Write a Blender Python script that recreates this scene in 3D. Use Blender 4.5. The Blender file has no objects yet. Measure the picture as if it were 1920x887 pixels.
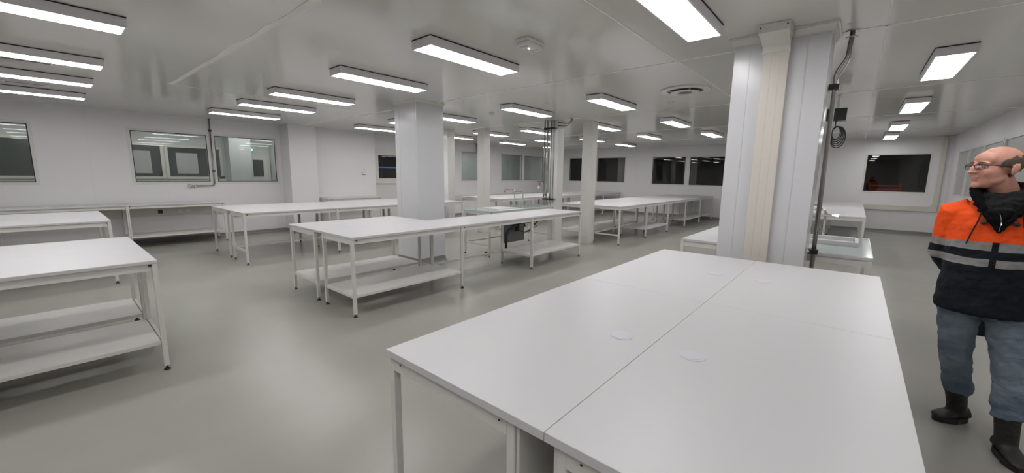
import bpy, bmesh, math, random
from mathutils import Vector, Matrix, Euler, noise
random.seed(7)
S = bpy.context.scene
COL = S.collection
PI = math.pi

# ------------------------------------------------------------------ camera
YAW, PITCH, ROLL, FPX = 7.09128449e-01, 1.52895523e-01, -1.22117018e-02, 744.3
cam_d = bpy.data.cameras.new('camera'); cam = bpy.data.objects.new('camera', cam_d); COL.objects.link(cam)
fwd = Vector((-math.sin(YAW)*math.cos(PITCH), math.cos(YAW)*math.cos(PITCH), -math.sin(PITCH)))
rgt = Vector((math.cos(YAW), math.sin(YAW), 0)); dwn = fwd.cross(rgt)
r2 = rgt*math.cos(ROLL)+dwn*math.sin(ROLL); d2 = -rgt*math.sin(ROLL)+dwn*math.cos(ROLL)
m = Matrix.Identity(4)
for i in range(3):
    m[i][0] = r2[i]; m[i][1] = -d2[i]; m[i][2] = -fwd[i]
m.translation = Vector((0, 0, 1.6)); cam.matrix_world = m
cam_d.sensor_width = 36; cam_d.sensor_fit = 'HORIZONTAL'; cam_d.lens = FPX*36/1920
cam_d.clip_start = 0.02; cam_d.clip_end = 100
S.camera = cam

# ------------------------------------------------------------------ world, exposure
w = bpy.data.worlds.new('world'); S.world = w; w.use_nodes = True
w.node_tree.nodes['Background'].inputs[0].default_value = (.55, .6, .62, 1)
w.node_tree.nodes['Background'].inputs[1].default_value = 0.02
S.view_settings.view_transform = 'Standard'; S.view_settings.look = 'None'
S.view_settings.gamma = 1; S.view_settings.use_curve_mapping = False
S.view_settings.exposure = 0.0
LAMP = 14.5          # strength of every ceiling light diffuser
CORR = 10          # strength of the corridor lights

H = 2.85            # ceiling height
XL, XR, YB, YF = -11.9, 1.95, 16.75, -3.2

# ------------------------------------------------------------------ materials
def mat(name, col, rough=.5, metal=0, spec=.5, coat=0, bump=0, bscale=60, emis=None, estr=0, mott=0, mscale=3, trans=0):
    M = bpy.data.materials.new(name); M.use_nodes = True
    nt = M.node_tree; b = nt.nodes['Principled BSDF']
    b.inputs['Base Color'].default_value = (*col, 1)
    b.inputs['Roughness'].default_value = rough; b.inputs['Metallic'].default_value = metal
    b.inputs['Specular IOR Level'].default_value = spec
    b.inputs['Coat Weight'].default_value = coat; b.inputs['Coat Roughness'].default_value = .08
    if emis: b.inputs['Emission Color'].default_value = (*emis, 1); b.inputs['Emission Strength'].default_value = estr
    if trans: b.inputs['Transmission Weight'].default_value = trans
    tc = nt.nodes.new('ShaderNodeTexCoord')
    if bump:
        n = nt.nodes.new('ShaderNodeTexNoise'); n.inputs['Scale'].default_value = bscale; n.inputs['Detail'].default_value = 3
        nt.links.new(tc.outputs['Object'], n.inputs['Vector'])
        bp = nt.nodes.new('ShaderNodeBump'); bp.inputs['Strength'].default_value = bump; bp.inputs['Distance'].default_value = .01
        nt.links.new(n.outputs['Fac'], bp.inputs['Height']); nt.links.new(bp.outputs['Normal'], b.inputs['Normal'])
    if mott:
        n = nt.nodes.new('ShaderNodeTexNoise'); n.inputs['Scale'].default_value = mscale; n.inputs['Detail'].default_value = 4
        nt.links.new(tc.outputs['Object'], n.inputs['Vector'])
        cr = nt.nodes.new('ShaderNodeValToRGB')
        cr.color_ramp.elements[0].position = .35; cr.color_ramp.elements[1].position = .65
        cr.color_ramp.elements[0].color = (*[c*(1-mott) for c in col], 1)
        cr.color_ramp.elements[1].color = (*[min(1, c*(1+mott)) for c in col], 1)
        nt.links.new(n.outputs['Fac'], cr.inputs['Fac']); nt.links.new(cr.outputs['Color'], b.inputs['Base Color'])
    return M

def panel_mat(name, col, rough, spec, pitch=(1.19, 1.19, 0), off=(0, 0, 0), seam=.86, width=.004, mott=.02, rvar=.0):
    """flat lacquered sandwich panel with fine joints every <pitch> metres along the object axes"""
    M = bpy.data.materials.new(name); M.use_nodes = True
    nt = M.node_tree; b = nt.nodes['Principled BSDF']
    b.inputs['Roughness'].default_value = rough; b.inputs['Specular IOR Level'].default_value = spec
    tc = nt.nodes.new('ShaderNodeTexCoord'); sp = nt.nodes.new('ShaderNodeSeparateXYZ')
    nt.links.new(tc.outputs['Object'], sp.inputs[0])
    tot = None
    for i, p in enumerate(pitch):
        if not p: continue
        a = nt.nodes.new('ShaderNodeMath'); a.operation = 'ADD'; a.inputs[1].default_value = off[i]+100*p
        nt.links.new(sp.outputs[i], a.inputs[0])
        d = nt.nodes.new('ShaderNodeMath'); d.operation = 'MODULO'; d.inputs[1].default_value = p
        nt.links.new(a.outputs[0], d.inputs[0])
        l = nt.nodes.new('ShaderNodeMath'); l.operation = 'LESS_THAN'; l.inputs[1].default_value = width
        nt.links.new(d.outputs[0], l.inputs[0])
        if tot is None: tot = l
        else:
            mx = nt.nodes.new('ShaderNodeMath'); mx.operation = 'MAXIMUM'
            nt.links.new(tot.outputs[0], mx.inputs[0]); nt.links.new(l.outputs[0], mx.inputs[1]); tot = mx
    n = nt.nodes.new('ShaderNodeTexNoise'); n.inputs['Scale'].default_value = .7; n.inputs['Detail'].default_value = 3
    nt.links.new(tc.outputs['Object'], n.inputs['Vector'])
    cr = nt.nodes.new('ShaderNodeValToRGB')
    cr.color_ramp.elements[0].position = .3; cr.color_ramp.elements[1].position = .7
    cr.color_ramp.elements[0].color = (*[c*(1-mott) for c in col], 1); cr.color_ramp.elements[1].color = (*[c*(1+mott) for c in col], 1)
    nt.links.new(n.outputs['Fac'], cr.inputs['Fac'])
    mixc = nt.nodes.new('ShaderNodeMix'); mixc.data_type = 'RGBA'
    if tot: nt.links.new(tot.outputs[0], mixc.inputs['Factor'])
    else: mixc.inputs['Factor'].default_value = 0
    nt.links.new(cr.outputs['Color'], mixc.inputs[6]); mixc.inputs[7].default_value = (*[c*seam for c in col], 1)
    nt.links.new(mixc.outputs[2], b.inputs['Base Color'])
    # very slight waviness, so that reflections wander as on real sheet
    n2 = nt.nodes.new('ShaderNodeTexNoise'); n2.inputs['Scale'].default_value = 1.3; n2.inputs['Detail'].default_value = 1
    nt.links.new(tc.outputs['Object'], n2.inputs['Vector'])
    bp = nt.nodes.new('ShaderNodeBump'); bp.inputs['Strength'].default_value = .09; bp.inputs['Distance'].default_value = .01
    nt.links.new(n2.outputs['Fac'], bp.inputs['Height']); nt.links.new(bp.outputs['Normal'], b.inputs['Normal'])
    return M

M = {}
M['ceiling'] = panel_mat('ceiling_panel', (.69, .685, .64), .13, .5, (1.19, 0, 0), (.41, 0, 0), .95, .004)
M['wall'] = panel_mat('wall_panel', (.785, .775, .775), .38, .4, (1.17, 1.17, 0), (.3, .55, 0), .9, .005)
M['column'] = panel_mat('column_panel', (.66, .665, .68), .22, .5, (0, 0, 0), mott=.01)
M['column_white'] = panel_mat('column_lighter_face', (.80, .80, .78), .18, .6, (0, 0, 0), mott=.01)
M['floor'] = mat('floor_resin', (.352, .342, .308), .27, spec=.38, bump=.03, bscale=25, mott=.035, mscale=1.2)
M['cove'] = mat('cove_resin', (.24, .24, .225), .35, mott=.03)
M['top'] = mat('white_laminate', (.62, .615, .62), .38, spec=.4, bump=.03, bscale=400)
M['metal'] = mat('white_powder_coat', (.70, .69, .655), .35, spec=.45, bump=.05, bscale=300)
M['black'] = mat('black_plastic', (.012, .012, .013), .4)
M['rubber'] = mat('black_rubber', (.02, .02, .02), .7)
M['glasstop'] = mat('pale_green_glass_top', (.56, .66, .64), .12, spec=.6, coat=.5)
M['chrome'] = mat('brushed_steel', (.55, .54, .52), .22, metal=1, bump=.02, bscale=200)
M['darksteel'] = mat('dark_steel', (.28, .26, .25), .3, metal=1)
M['beige'] = mat('cream_duct_plastic', (.66, .625, .56), .4)
M['frame'] = mat('cream_window_frame', (.70, .69, .65), .35)
M['gcap'] = mat('grommet_plastic', (.64,.64,.69), .35)
M['coljoint'] = mat('panel_joint', (.62, .625, .635), .3)
M['seam'] = mat('sealant_highlight', (.86, .85, .81), .45)  # highlight on the raised joint is put into this lighter colour
M['housing'] = mat('lamp_housing', (.80, .775, .80), .4)
M['gasket_gap'] = mat('lamp_shadow_gap', (.02, .02, .02), .8)
M['diff'] = mat('lamp_diffuser', (.9, .9, .9), .4, emis=(1, .985, 1), estr=LAMP)
M['corrlamp'] = mat('corridor_lamp', (.9, .9, .9), .4, emis=(1, 1, .98), estr=CORR)
M['dimfill'] = mat('dim_fill', (.8, .8, .8), .4, emis=(1, 1, .98), estr=3)
M['corrwall'] = mat('corridor_wall', (.58, .60, .585), .45, mott=.03)
M['corrdark'] = mat('corridor_dark_glass', (.06, .075, .07), .12, spec=.6)
M['corrfloor'] = mat('corridor_floor', (.2, .21, .2), .4)
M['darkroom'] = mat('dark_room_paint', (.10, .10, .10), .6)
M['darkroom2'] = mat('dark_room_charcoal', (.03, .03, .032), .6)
M['film'] = mat('frosted_film', (.46, .465, .45), .35, spec=.4, mott=.05, mscale=1.5)
M['green'] = mat('exit_green', (.02, .28, .16), .4, emis=(.1, .8, .5), estr=.35)
M['exitwhite'] = mat('exit_white', (.8, .9, .85), .4, emis=(.8, 1, .9), estr=.9)
M['red'] = mat('red_paint', (.55, .05, .03), .45, mott=.2, mscale=8)
M['blue'] = mat('blue_tape', (.05, .2, .55), .5)
M['redrubber'] = mat('red_hose', (.6, .12, .08), .5)
M['grey'] = mat('grey_sheet', (.13, .13, .13), .5)
M['whiteplastic'] = mat('white_plastic', (.75, .75, .73), .35)

def glass_mat(name, tint, ior=1.5, rough=.0, refl=1.0):
    Mx = bpy.data.materials.new(name); Mx.use_nodes = True
    nt = Mx.node_tree; nt.nodes.clear()
    out = nt.nodes.new('ShaderNodeOutputMaterial'); mx = nt.nodes.new('ShaderNodeMixShader')
    tr = nt.nodes.new('ShaderNodeBsdfTransparent'); tr.inputs[0].default_value = (*tint, 1)
    gl = nt.nodes.new('ShaderNodeBsdfGlossy'); gl.inputs['Roughness'].default_value = rough
    gl.inputs[0].default_value = (refl, refl, refl, 1)
    fr = nt.nodes.new('ShaderNodeFresnel'); fr.inputs[0].default_value = ior
    ge = nt.nodes.new('ShaderNodeNewGeometry'); iv = nt.nodes.new('ShaderNodeMath'); iv.operation = 'SUBTRACT'; iv.inputs[0].default_value = 1
    mu = nt.nodes.new('ShaderNodeMath'); mu.operation = 'MULTIPLY'
    nt.links.new(ge.outputs['Backfacing'], iv.inputs[1]); nt.links.new(iv.outputs[0], mu.inputs[0]); nt.links.new(fr.outputs[0], mu.inputs[1])
    nt.links.new(mu.outputs[0], mx.inputs[0]); nt.links.new(tr.outputs[0], mx.inputs[1]); nt.links.new(gl.outputs[0], mx.inputs[2])
    nt.links.new(mx.outputs[0], out.inputs[0])
    return Mx
M['glass'] = glass_mat('window_glass', (.90, .92, .91), 1.6)
M['glassdark'] = glass_mat('dark_room_glass', (.8, .8, .8), 1.6)
M['lens'] = glass_mat('spectacle_lens', (.72, .68, .66), 1.3)

# ------------------------------------------------------------------ mesh helpers
def NB(): return bmesh.new()
def box(bm, x0, x1, y0, y1, z0, z1):
    v = [bm.verts.new(p) for p in [(x0,y0,z0),(x1,y0,z0),(x1,y1,z0),(x0,y1,z0),(x0,y0,z1),(x1,y0,z1),(x1,y1,z1),(x0,y1,z1)]]
    for f in [(0,3,2,1),(4,5,6,7),(0,1,5,4),(1,2,6,5),(2,3,7,6),(3,0,4,7)]: bm.faces.new([v[i] for i in f])
    return v
def tube(bm, pts, rad, seg=10, cap=True, sx=1.0):
    """smooth tube through points; rad scalar or list"""
    pts = [Vector(p) for p in pts]; n = len(pts)
    rad = rad if isinstance(rad, (list, tuple)) else [rad]*n
    rings = []; up = None
    for i, p in enumerate(pts):
        t = (pts[min(i+1, n-1)]-pts[max(i-1, 0)]).normalized()
        if up is None:
            up = Vector((0, 0, 1)) if abs(t.z) < .9 else Vector((0, 1, 0))
        a = t.cross(up).normalized(); b = a.cross(t).normalized(); up = b
        r = rad[i]
        rings.append([bm.verts.new(p+(a*math.cos(2*PI*k/seg)*sx+b*math.sin(2*PI*k/seg))*r) for k in range(seg)])
    for i in range(n-1):
        for k in range(seg):
            bm.faces.new([rings[i][k], rings[i][(k+1) % seg], rings[i+1][(k+1) % seg], rings[i+1][k]])
    if cap:
        bm.faces.new(rings[0][::-1]); bm.faces.new(rings[-1])
    return rings
def cyl(bm, x, y, z0, z1, r, seg=20, r2=None):
    return tube(bm, [(x,y,z0),(x,y,z1)], [r, r if r2 is None else r2], seg)
def arc(c, r, a0, a1, n, plane='xz'):
    o = []
    for i in range(n+1):
        a = a0+(a1-a0)*i/n; u, v = r*math.cos(a), r*math.sin(a)
        o.append((c[0]+u, c[1], c[2]+v) if plane == 'xz' else (c[0]+u, c[1]+v, c[2]) if plane == 'xy' else (c[0], c[1]+u, c[2]+v))
    return o
def ell(bm, c, r, rot=(0,0,0), seg=24, rings=16):
    R = Euler(rot).to_matrix(); c = Vector(c); rows = []
    for i in range(1, rings):
        th = PI*i/rings
        rows.append([bm.verts.new(c+R@Vector((r[0]*math.sin(th)*math.cos(2*PI*k/seg), r[1]*math.sin(th)*math.sin(2*PI*k/seg), r[2]*math.cos(th)))) for k in range(seg)])
    a = bm.verts.new(c+R@Vector((0,0,r[2]))); b = bm.verts.new(c-R@Vector((0,0,r[2])))
    for i in range(len(rows)-1):
        for k in range(seg): bm.faces.new([rows[i][k], rows[i+1][k], rows[i+1][(k+1)%seg], rows[i][(k+1)%seg]])
    for k in range(seg):
        bm.faces.new([a, rows[0][k], rows[0][(k+1)%seg]]); bm.faces.new([b, rows[-1][(k+1)%seg], rows[-1][k]])
def loft(bm, rings, cap=True):
    rows = [[bm.verts.new(p) for p in r] for r in rings]; n = len(rows[0])
    for i in range(len(rows)-1):
        for k in range(n): bm.faces.new([rows[i][k], rows[i][(k+1)%n], rows[i+1][(k+1)%n], rows[i+1][k]])
    if cap: bm.faces.new(rows[0][::-1]); bm.faces.new(rows[-1])
def sring(cx, cy, z, a, b, n=36, e=2.3):
    o = []
    for k in range(n):
        t = 2*PI*k/n; c, s = math.cos(t), math.sin(t)
        o.append((cx+a*math.copysign(abs(c)**(2/e), c), cy+b*math.copysign(abs(s)**(2/e), s), z))
    return o

def obj(name, bm, material, parent=None, loc=None, bevel=0, smooth=False, label=None, rot=None):
    bmesh.ops.recalc_face_normals(bm, faces=bm.faces)
    me = bpy.data.meshes.new(name); bm.to_mesh(me); bm.free()
    if smooth:
        for p in me.polygons: p.use_smooth = True
    me.materials.append(material)
    o = bpy.data.objects.new(name, me); COL.objects.link(o)
    if parent: o.parent = parent
    if loc: o.location = loc
    if rot: o.rotation_euler = rot
    if bevel:
        b = o.modifiers.new('bevel', 'BEVEL'); b.width = bevel; b.segments = 2; b.limit_method = 'ANGLE'; b.angle_limit = .6
    if label: o['label'] = label
    return o
def struct(name, bm, material, parent=None, **k):
    o = obj(name, bm, material, parent, **k)
    if parent is None: o['kind'] = 'structure'
    return o
def thing(name, label, cat, loc=(0,0,0), rotz=0, group=None):
    o = bpy.data.objects.new(name, None); COL.objects.link(o)
    o.empty_display_size = .1
    o.location = loc; o.rotation_euler = (0,0,rotz); o['label'] = label; o['category'] = cat
    if group: o['group'] = group
    return o
def tag(o, label, cat, group=None):
    o['label'] = label; o['category'] = cat
    if group: o['group'] = group
    return o
def dup(root, loc, label):
    r = root.copy(); COL.objects.link(r); r.location = loc; r['label'] = label
    for ch in list(root.children):
        c = ch.copy(); COL.objects.link(c); c.parent = r
        for g in ch.children:
            d = g.copy(); COL.objects.link(d); d.parent = c
    return r

# ------------------------------------------------------------------ room shell
def wall_grid(bm, axis, p0, p1, a0, a1, z0, z1, holes):
    """wall slab between p0..p1 on <axis>, spanning a0..a1 along the other, holes = (a0,a1,z0,z1)"""
    As = sorted({a0, a1, *[h[0] for h in holes], *[h[1] for h in holes]})
    Zs = sorted({z0, z1, *[h[2] for h in holes], *[h[3] for h in holes]})
    for i in range(len(As)-1):
        for j in range(len(Zs)-1):
            ca, cz = (As[i]+As[i+1])/2, (Zs[j]+Zs[j+1])/2
            if any(h[0] < ca < h[1] and h[2] < cz < h[3] for h in holes): continue
            if axis == 'x': box(bm, p0, p1, As[i], As[i+1], Zs[j], Zs[j+1])
            else: box(bm, As[i], As[i+1], p0, p1, Zs[j], Zs[j+1])
    bmesh.ops.remove_doubles(bm, verts=bm.verts, dist=1e-5)

bm = NB(); box(bm, XL-2.3, XR+.12, YF, YB+4.2, -.1, 0); struct('floor', bm, M['floor'])
bm = NB(); box(bm, XL-2.3, XR+.12, YF, YB+4.2, H, H+.1); struct('ceiling', bm, M['ceiling'])

WL = [(-1.55,-.13,1.36,2.45), (1.27,2.60,1.36,2.46), (2.75,4.08,1.36,2.46), (7.12,8.3,1.45,2.2),
      (10.78,12.2,1.38,2.49), (13.12,14.51,1.38,2.5), (14.70,16.13,1.38,2.5)]
bm = NB(); wall_grid(bm, 'x', XL-.1, XL, YF, YB, 0, H, WL); struct('wall_left', bm, M['wall'])
WB = [(-10.7,-9.4,1.38,2.44), (-9.2,-7.85,1.37,2.43), (-6.6,-5.28,1.32,2.41), (-5.09,-3.7,1.31,2.40), (.17,1.54,1.25,2.35)]
bm = NB(); wall_grid(bm, 'y', YB, YB+.1, XL-.1, XR+.1, 0, H, WB); struct('wall_back', bm, M['wall'])
WR = [(14.42,15.57,1.24,2.33), (12.95,14.3,1.24,2.33), (11.5,12.83,1.24,2.33), (9.6,11.33,1.24,2.34)]
bm = NB(); wall_grid(bm, 'x', XR, XR+.1, YF, YB, 0, H, WR); struct('wall_right', bm, M['wall'])
bm = NB(); box(bm, XL-2.3, XR+.12, YF-.1, YF, 0, H); struct('wall_front', bm, M['wall'])
# boxed-out stretch of the left wall: deep pilaster, then a shallower lining up to the doorway
bm = NB(); box(bm, XL, XL+.58, 4.22, 4.92, 0, H); struct('wall_left_pilaster', bm, M['wall'], bevel=.004)
bm = NB(); box(bm, XL, XL+.28, 4.92, 6.85, 0, H); struct('wall_left_lining', bm, M['wall'])

# coved skirtings
def cove(bm, path, h=.09, d=.035):
    for (x0,y0),(x1,y1),(nx,ny) in path:
        a = [Vector((x0,y0,0)), Vector((x1,y1,0))]; n = Vector((nx,ny,0))
        prof = [(0,h),(.004,h),(.008,h*.45),(d*.5,h*.15),(d,0.002),(0,0.002)]
        r = [[bm.verts.new(p+n*u+Vector((0,0,v))) for u,v in prof] for p in a]
        k = len(prof)
        for i in range(k): bm.faces.new([r[0][i], r[0][(i+1)%k], r[1][(i+1)%k], r[1][i]])
        bm.faces.new(r[0]); bm.faces.new(r[1][::-1])
bm = NB(); cove(bm, [((XL,YF),(XL,4.22),(1,0)), ((XL,4.22),(XL+.58,4.22),(0,-1)), ((XL+.58,4.22),(XL+.58,4.92),(1,0)), ((XL+.28,4.92),(XL+.28,6.85),(1,0)), ((XL,6.85),(XL,YB),(1,0))])
struct('baseboard_left', bm, M['cove'])
bm = NB(); cove(bm, [((XL,YB),(XR,YB),(0,-1))]); struct('baseboard_back', bm, M['cove'])
bm = NB(); cove(bm, [((XR,YF),(XR,YB),(-1,0))]); struct('baseboard_right', bm, M['cove'])

# windows: frame ring, rubber gasket, pane
def window(n, axis, pos, rect, glass, side=1, fw=.05, gask=True, mull=None):
    a0,a1,z0,z1 = rect
    def ring(bm, w0, w1, d0, d1):
        for (u0,u1,v0,v1) in [(a0-w0,a1+w0,z1-w1,z1+w0),(a0-w0,a1+w0,z0-w0,z0+w1),(a0-w0,a0+w1,z0+w1,z1-w1),(a1-w1,a1+w0,z0+w1,z1-w1)]:
            if axis == 'x': box(bm, min(d0,d1), max(d0,d1), u0, u1, v0, v1)
            else: box(bm, u0, u1, min(d0,d1), max(d0,d1), v0, v1)
    bm = NB(); ring(bm, fw, 0.0, pos, pos+side*.008)
    f = struct('window_%d' % n, bm, M['frame'])
    if gask:
        bm = NB(); ring(bm, 0.002, .014, pos-side*.012, pos+side*.004); struct('gasket_gap', bm, M['rubber'], f)
    bm = NB()
    if axis == 'x': box(bm, min(pos-side*.02,pos-side*.026), max(pos-side*.02,pos-side*.026), a0, a1, z0, z1)
    else: box(bm, a0, a1, min(pos-side*.02,pos-side*.026), max(pos-side*.02,pos-side*.026), z0, z1)
    struct('pane', bm, glass, f)
    if mull:
        bm = NB()
        if axis == 'x': box(bm, pos-.03, pos+.004, mull-.03, mull+.03, z0, z1)
        else: box(bm, mull-.03, mull+.03, pos-.004, pos+.03, z0, z1)
        struct('mullion', bm, M['frame'], f)
    return f
k = 1
for i, r in enumerate(WL):
    if i == 3: continue
    window(k, 'x', XL, r, M['glass'], 1); k += 1
for i, r in enumerate(WB):
    window(k, 'y', YB, r, M['glassdark'], -1); k += 1
for r in WR:
    window(k, 'x', XR, r, M['film'], -1, gask=False); k += 1

# door in the left wall with a dark glazed opening
bm = NB()
for (y0,y1,z0,z1) in [(6.86,6.98,0,2.42),(8.36,8.46,0,2.42),(6.98,8.36,2.30,2.42)]: box(bm, XL-.02, XL+.04, y0, y1, z0, z1)
d1 = struct('door_1', bm, M['frame'])
bm = NB()
for (y0,y1,z0,z1) in [(6.98,8.36,.01,1.45),(6.98,8.36,2.2,2.30),(6.98,7.12,1.45,2.2),(8.3,8.36,1.45,2.2)]: box(bm, XL-.03, XL+.015, y0, y1, z0, z1)
struct('door_leaf', bm, M['frame'], d1)
bm = NB(); box(bm, XL-.01, XL+.0, 7.12, 8.3, 1.45, 2.2); struct('pane', bm, M['glassdark'], d1)
bm = NB(); box(bm, XL+.015, XL+.06, 6.98, 8.36, 1.28, 1.32); struct('ledge', bm, M['frame'], d1)
bm = NB(); box(bm, XL-.005, XL+.003, 7.12, 8.3, 1.79, 1.83); struct('tape_stripe', bm, M['blue'], d1)

# ceiling joints
def strip(n, x0, x1, y0, y1, wid=.022, jit=0, shift=1):
    bm = NB()
    L = math.hypot(x1-x0, y1-y0); N = max(1, int(L/.35)) if jit else 1
    dx, dy = (x1-x0)/L, (y1-y0)/L; nx, ny = -dy, dx; prev = None
    random.seed(n)
    for i in range(N+1):
        t = i/N; o = (random.random()-.5)*jit*shift; ww = wid*(1+(random.random()-.3)*(8*jit))
        c = (x0+(x1-x0)*t+nx*o, y0+(y1-y0)*t+ny*o)
        r = [bm.verts.new((c[0]+nx*s*ww/2, c[1]+ny*s*ww/2, z)) for s, z in [(-1,H+.001),(-1,H-.003),(1,H-.003),(1,H+.001)]]
        if prev:
            for q in range(4): bm.faces.new([prev[q], prev[(q+1)%4], r[(q+1)%4], r[q]])
        else: bm.faces.new(r)
        prev = r
    bm.faces.new(prev[::-1])
    return struct('trim_%d' % n, bm, M['seam'])
strip(1, -7.7, -2.2, 1.33, 1.45, .055, .06, .35)
strip(2, -11.8, XR, 4.62, 4.62, .03, .006)
strip(3, -11.8, XR, 7.75, 7.75, .018)
strip(4, -11.8, XR, 10.9, 10.9, .016)
strip(5, -11.8, XR, 14.0, 14.0, .016)
strip(6, -1.62, -1.62, 1.4, 7.75, .014)
strip(7, -7.72, -7.72, 1.33, 4.62, .012)
strip(8, .05, .05, -1, 16.7, .012)

# rooms behind the glass: corridor on the left
CX = -13.9
bm = NB(); wall_grid(bm, 'x', CX-.1, CX, YF, YB, 0, H, []); struct('wall_corridor', bm, M['corrwall'])
bm = NB(); box(bm, CX, XL-.1, 8.5, 8.6, 0, H); box(bm, CX, XL-.1, YB, YB+.1, 0, H); struct('wall_corridor_partition', bm, M['corrwall'])
bm = NB(); box(bm, CX, XL-.101, 4.6, 4.7, 0, H); struct('wall_corridor_end', bm, M['corrwall'])
bm = NB(); box(bm, CX+.01, CX+.4, 3.45, 3.99, 0, H); struct('wall_corridor_pier', bm, M['corrwall'])
k = 30
for rect in [(-1.5,-.14,1.46,2.27), (1.2,2.02,1.46,2.25), (2.17,3.3,1.46,2.23)]:
    y0,y1,z0,z1 = rect
    bm = NB()
    for (u0,u1,v0,v1) in [(y0-.06,y1+.06,z1,z1+.06),(y0-.06,y1+.06,z0-.06,z0),(y0-.06,y0,z0,z1),(y1,y1+.06,z0,z1)]: box(bm, CX, CX+.02, u0,u1,v0,v1)
    f = struct('window_%d' % k, bm, M['frame']); k += 1
    bm = NB(); box(bm, CX, CX+.008, y0,y1,z0,z1); struct('pane', bm, M['corrdark'], f)
    bm = NB(); box(bm, CX+.008, CX+.016, y0+.16,y0+.62,z0+.08,z1-.14); struct('blind', bm, M['film'], f)
bm = NB()
for (y0,y1,z0,z1) in [(4.0,4.06,0,2.18),(4.52,4.58,0,2.18),(4.06,4.52,2.12,2.18)]: box(bm, CX, CX+.04, y0,y1,z0,z1)
d2_ = struct('door_2', bm, M['frame'])
bm = NB(); box(bm, CX, CX+.02, 4.06,4.52,.01,2.12); struct('door_leaf', bm, M['whiteplastic'], d2_)
bm = NB(); box(bm, CX+.02, CX+.028, 4.12,4.40,1.47,1.97); struct('pane', bm, M['corrdark'], d2_)
t = thing('exit_sign', 'small green and white illuminated exit sign hanging in the corridor behind the left windows', 'exit sign', (CX+.03, 4.03, 2.26))
bm = NB(); box(bm, 0,.04,-.13,.13,-.06,.06); obj('housing', bm, M['green'], t, bevel=.004)
bm = NB(); ell(bm, (.042,.07,0), (.004,.035,.035)); obj('arrow', bm, M['exitwhite'], t)
bm = NB(); tube(bm, [(.043,-.03,-.03),(.043,-.06,.0),(.043,-.08,.035)], .008, 6); tube(bm, [(.043,-.06,0),(.043,-.1,-.01)], .006, 6)
obj('pictogram', bm, M['exitwhite'], t)
bm = NB(); tube(bm, [(.02,-.05,.06),(.02,-.05,H-2.26)], .006, 6); obj('rod', bm, M['chrome'], t)
for i, (yy, lab) in enumerate([(-.6,'corridor ceiling light seen through the leftmost window'), (2.0,'corridor ceiling light seen through the window with two inner windows'), (3.9,'corridor ceiling light seen through the window beside the exit sign'),(10.2,'unseen corridor light added to brighten the first pale far left window'),(12.4,'unseen corridor light added to brighten the middle pale far left window'),(14.6,'unseen corridor light added to brighten the last pale far left window')]):
    t = thing('ceiling_light', lab, 'ceiling light', (-13.0, yy, H), group='corridor ceiling lights')  # unseen lights at the pale far left windows are added to brighten them
    bm = NB(); box(bm, -.15,.15,-.6,.6,-.06,0); obj('housing', bm, M['housing'], t)
    bm = NB(); box(bm, -.13,.13,-.58,.58,-.066,-.06); obj('diffuser', bm, M['corrlamp'], t)
# dark rooms behind the back wall
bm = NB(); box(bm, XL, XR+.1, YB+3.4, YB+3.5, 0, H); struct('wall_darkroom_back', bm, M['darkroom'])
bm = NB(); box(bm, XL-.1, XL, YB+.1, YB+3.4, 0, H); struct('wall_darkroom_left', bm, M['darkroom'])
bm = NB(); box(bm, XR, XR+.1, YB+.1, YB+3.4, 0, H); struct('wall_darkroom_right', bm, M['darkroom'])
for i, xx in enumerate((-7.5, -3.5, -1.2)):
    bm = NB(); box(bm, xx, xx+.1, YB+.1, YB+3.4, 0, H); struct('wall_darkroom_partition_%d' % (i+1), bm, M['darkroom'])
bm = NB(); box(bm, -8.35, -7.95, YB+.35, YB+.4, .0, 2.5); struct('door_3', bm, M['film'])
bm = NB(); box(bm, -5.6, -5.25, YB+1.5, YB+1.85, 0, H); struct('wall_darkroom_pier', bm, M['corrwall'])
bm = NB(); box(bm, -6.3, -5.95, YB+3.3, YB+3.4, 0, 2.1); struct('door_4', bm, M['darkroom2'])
t = thing('storage_rack', 'red metal rack seen through the dark window on the right of the back wall', 'rack', (.72, YB+1.5, 0))
bm = NB(); box(bm, -.4,.4,-.25,.25,1.38,1.43); box(bm, -.36,.36,-.22,.22,1.2,1.24); obj('tray', bm, M['red'], t, bevel=.004)
for sx in (-.37,.37):
    for sy in (-.22,.22):
        bm = NB(); box(bm, sx-.02,sx+.02,sy-.02,sy+.02,0,1.5); obj('post', bm, M['red'], t)
bm = NB(); box(bm, -.36,.36,-.2,.2,1.24,1.34); obj('crate', bm, M['red'], t, bevel=.01)

for x, y, lab in [(-8.9, YB+1.6, 'dim light added to brighten the pale inner door in the dark room'), (.9, YB+.9, 'dim light added to brighten the red rack in the dark room')]:
    t = thing('ceiling_light', lab, 'ceiling light', (x, y, H), group='added dim lights of the dark rooms')  # unseen lamps added to lift the inner door and the rack
    bm = NB(); box(bm, -.15,.15,-.3,.3,-.06,0); obj('housing', bm, M['housing'], t)
    bm = NB(); box(bm, -.13,.13,-.28,.28,-.063,-.06); obj('diffuser', bm, M['dimfill'], t)
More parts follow.
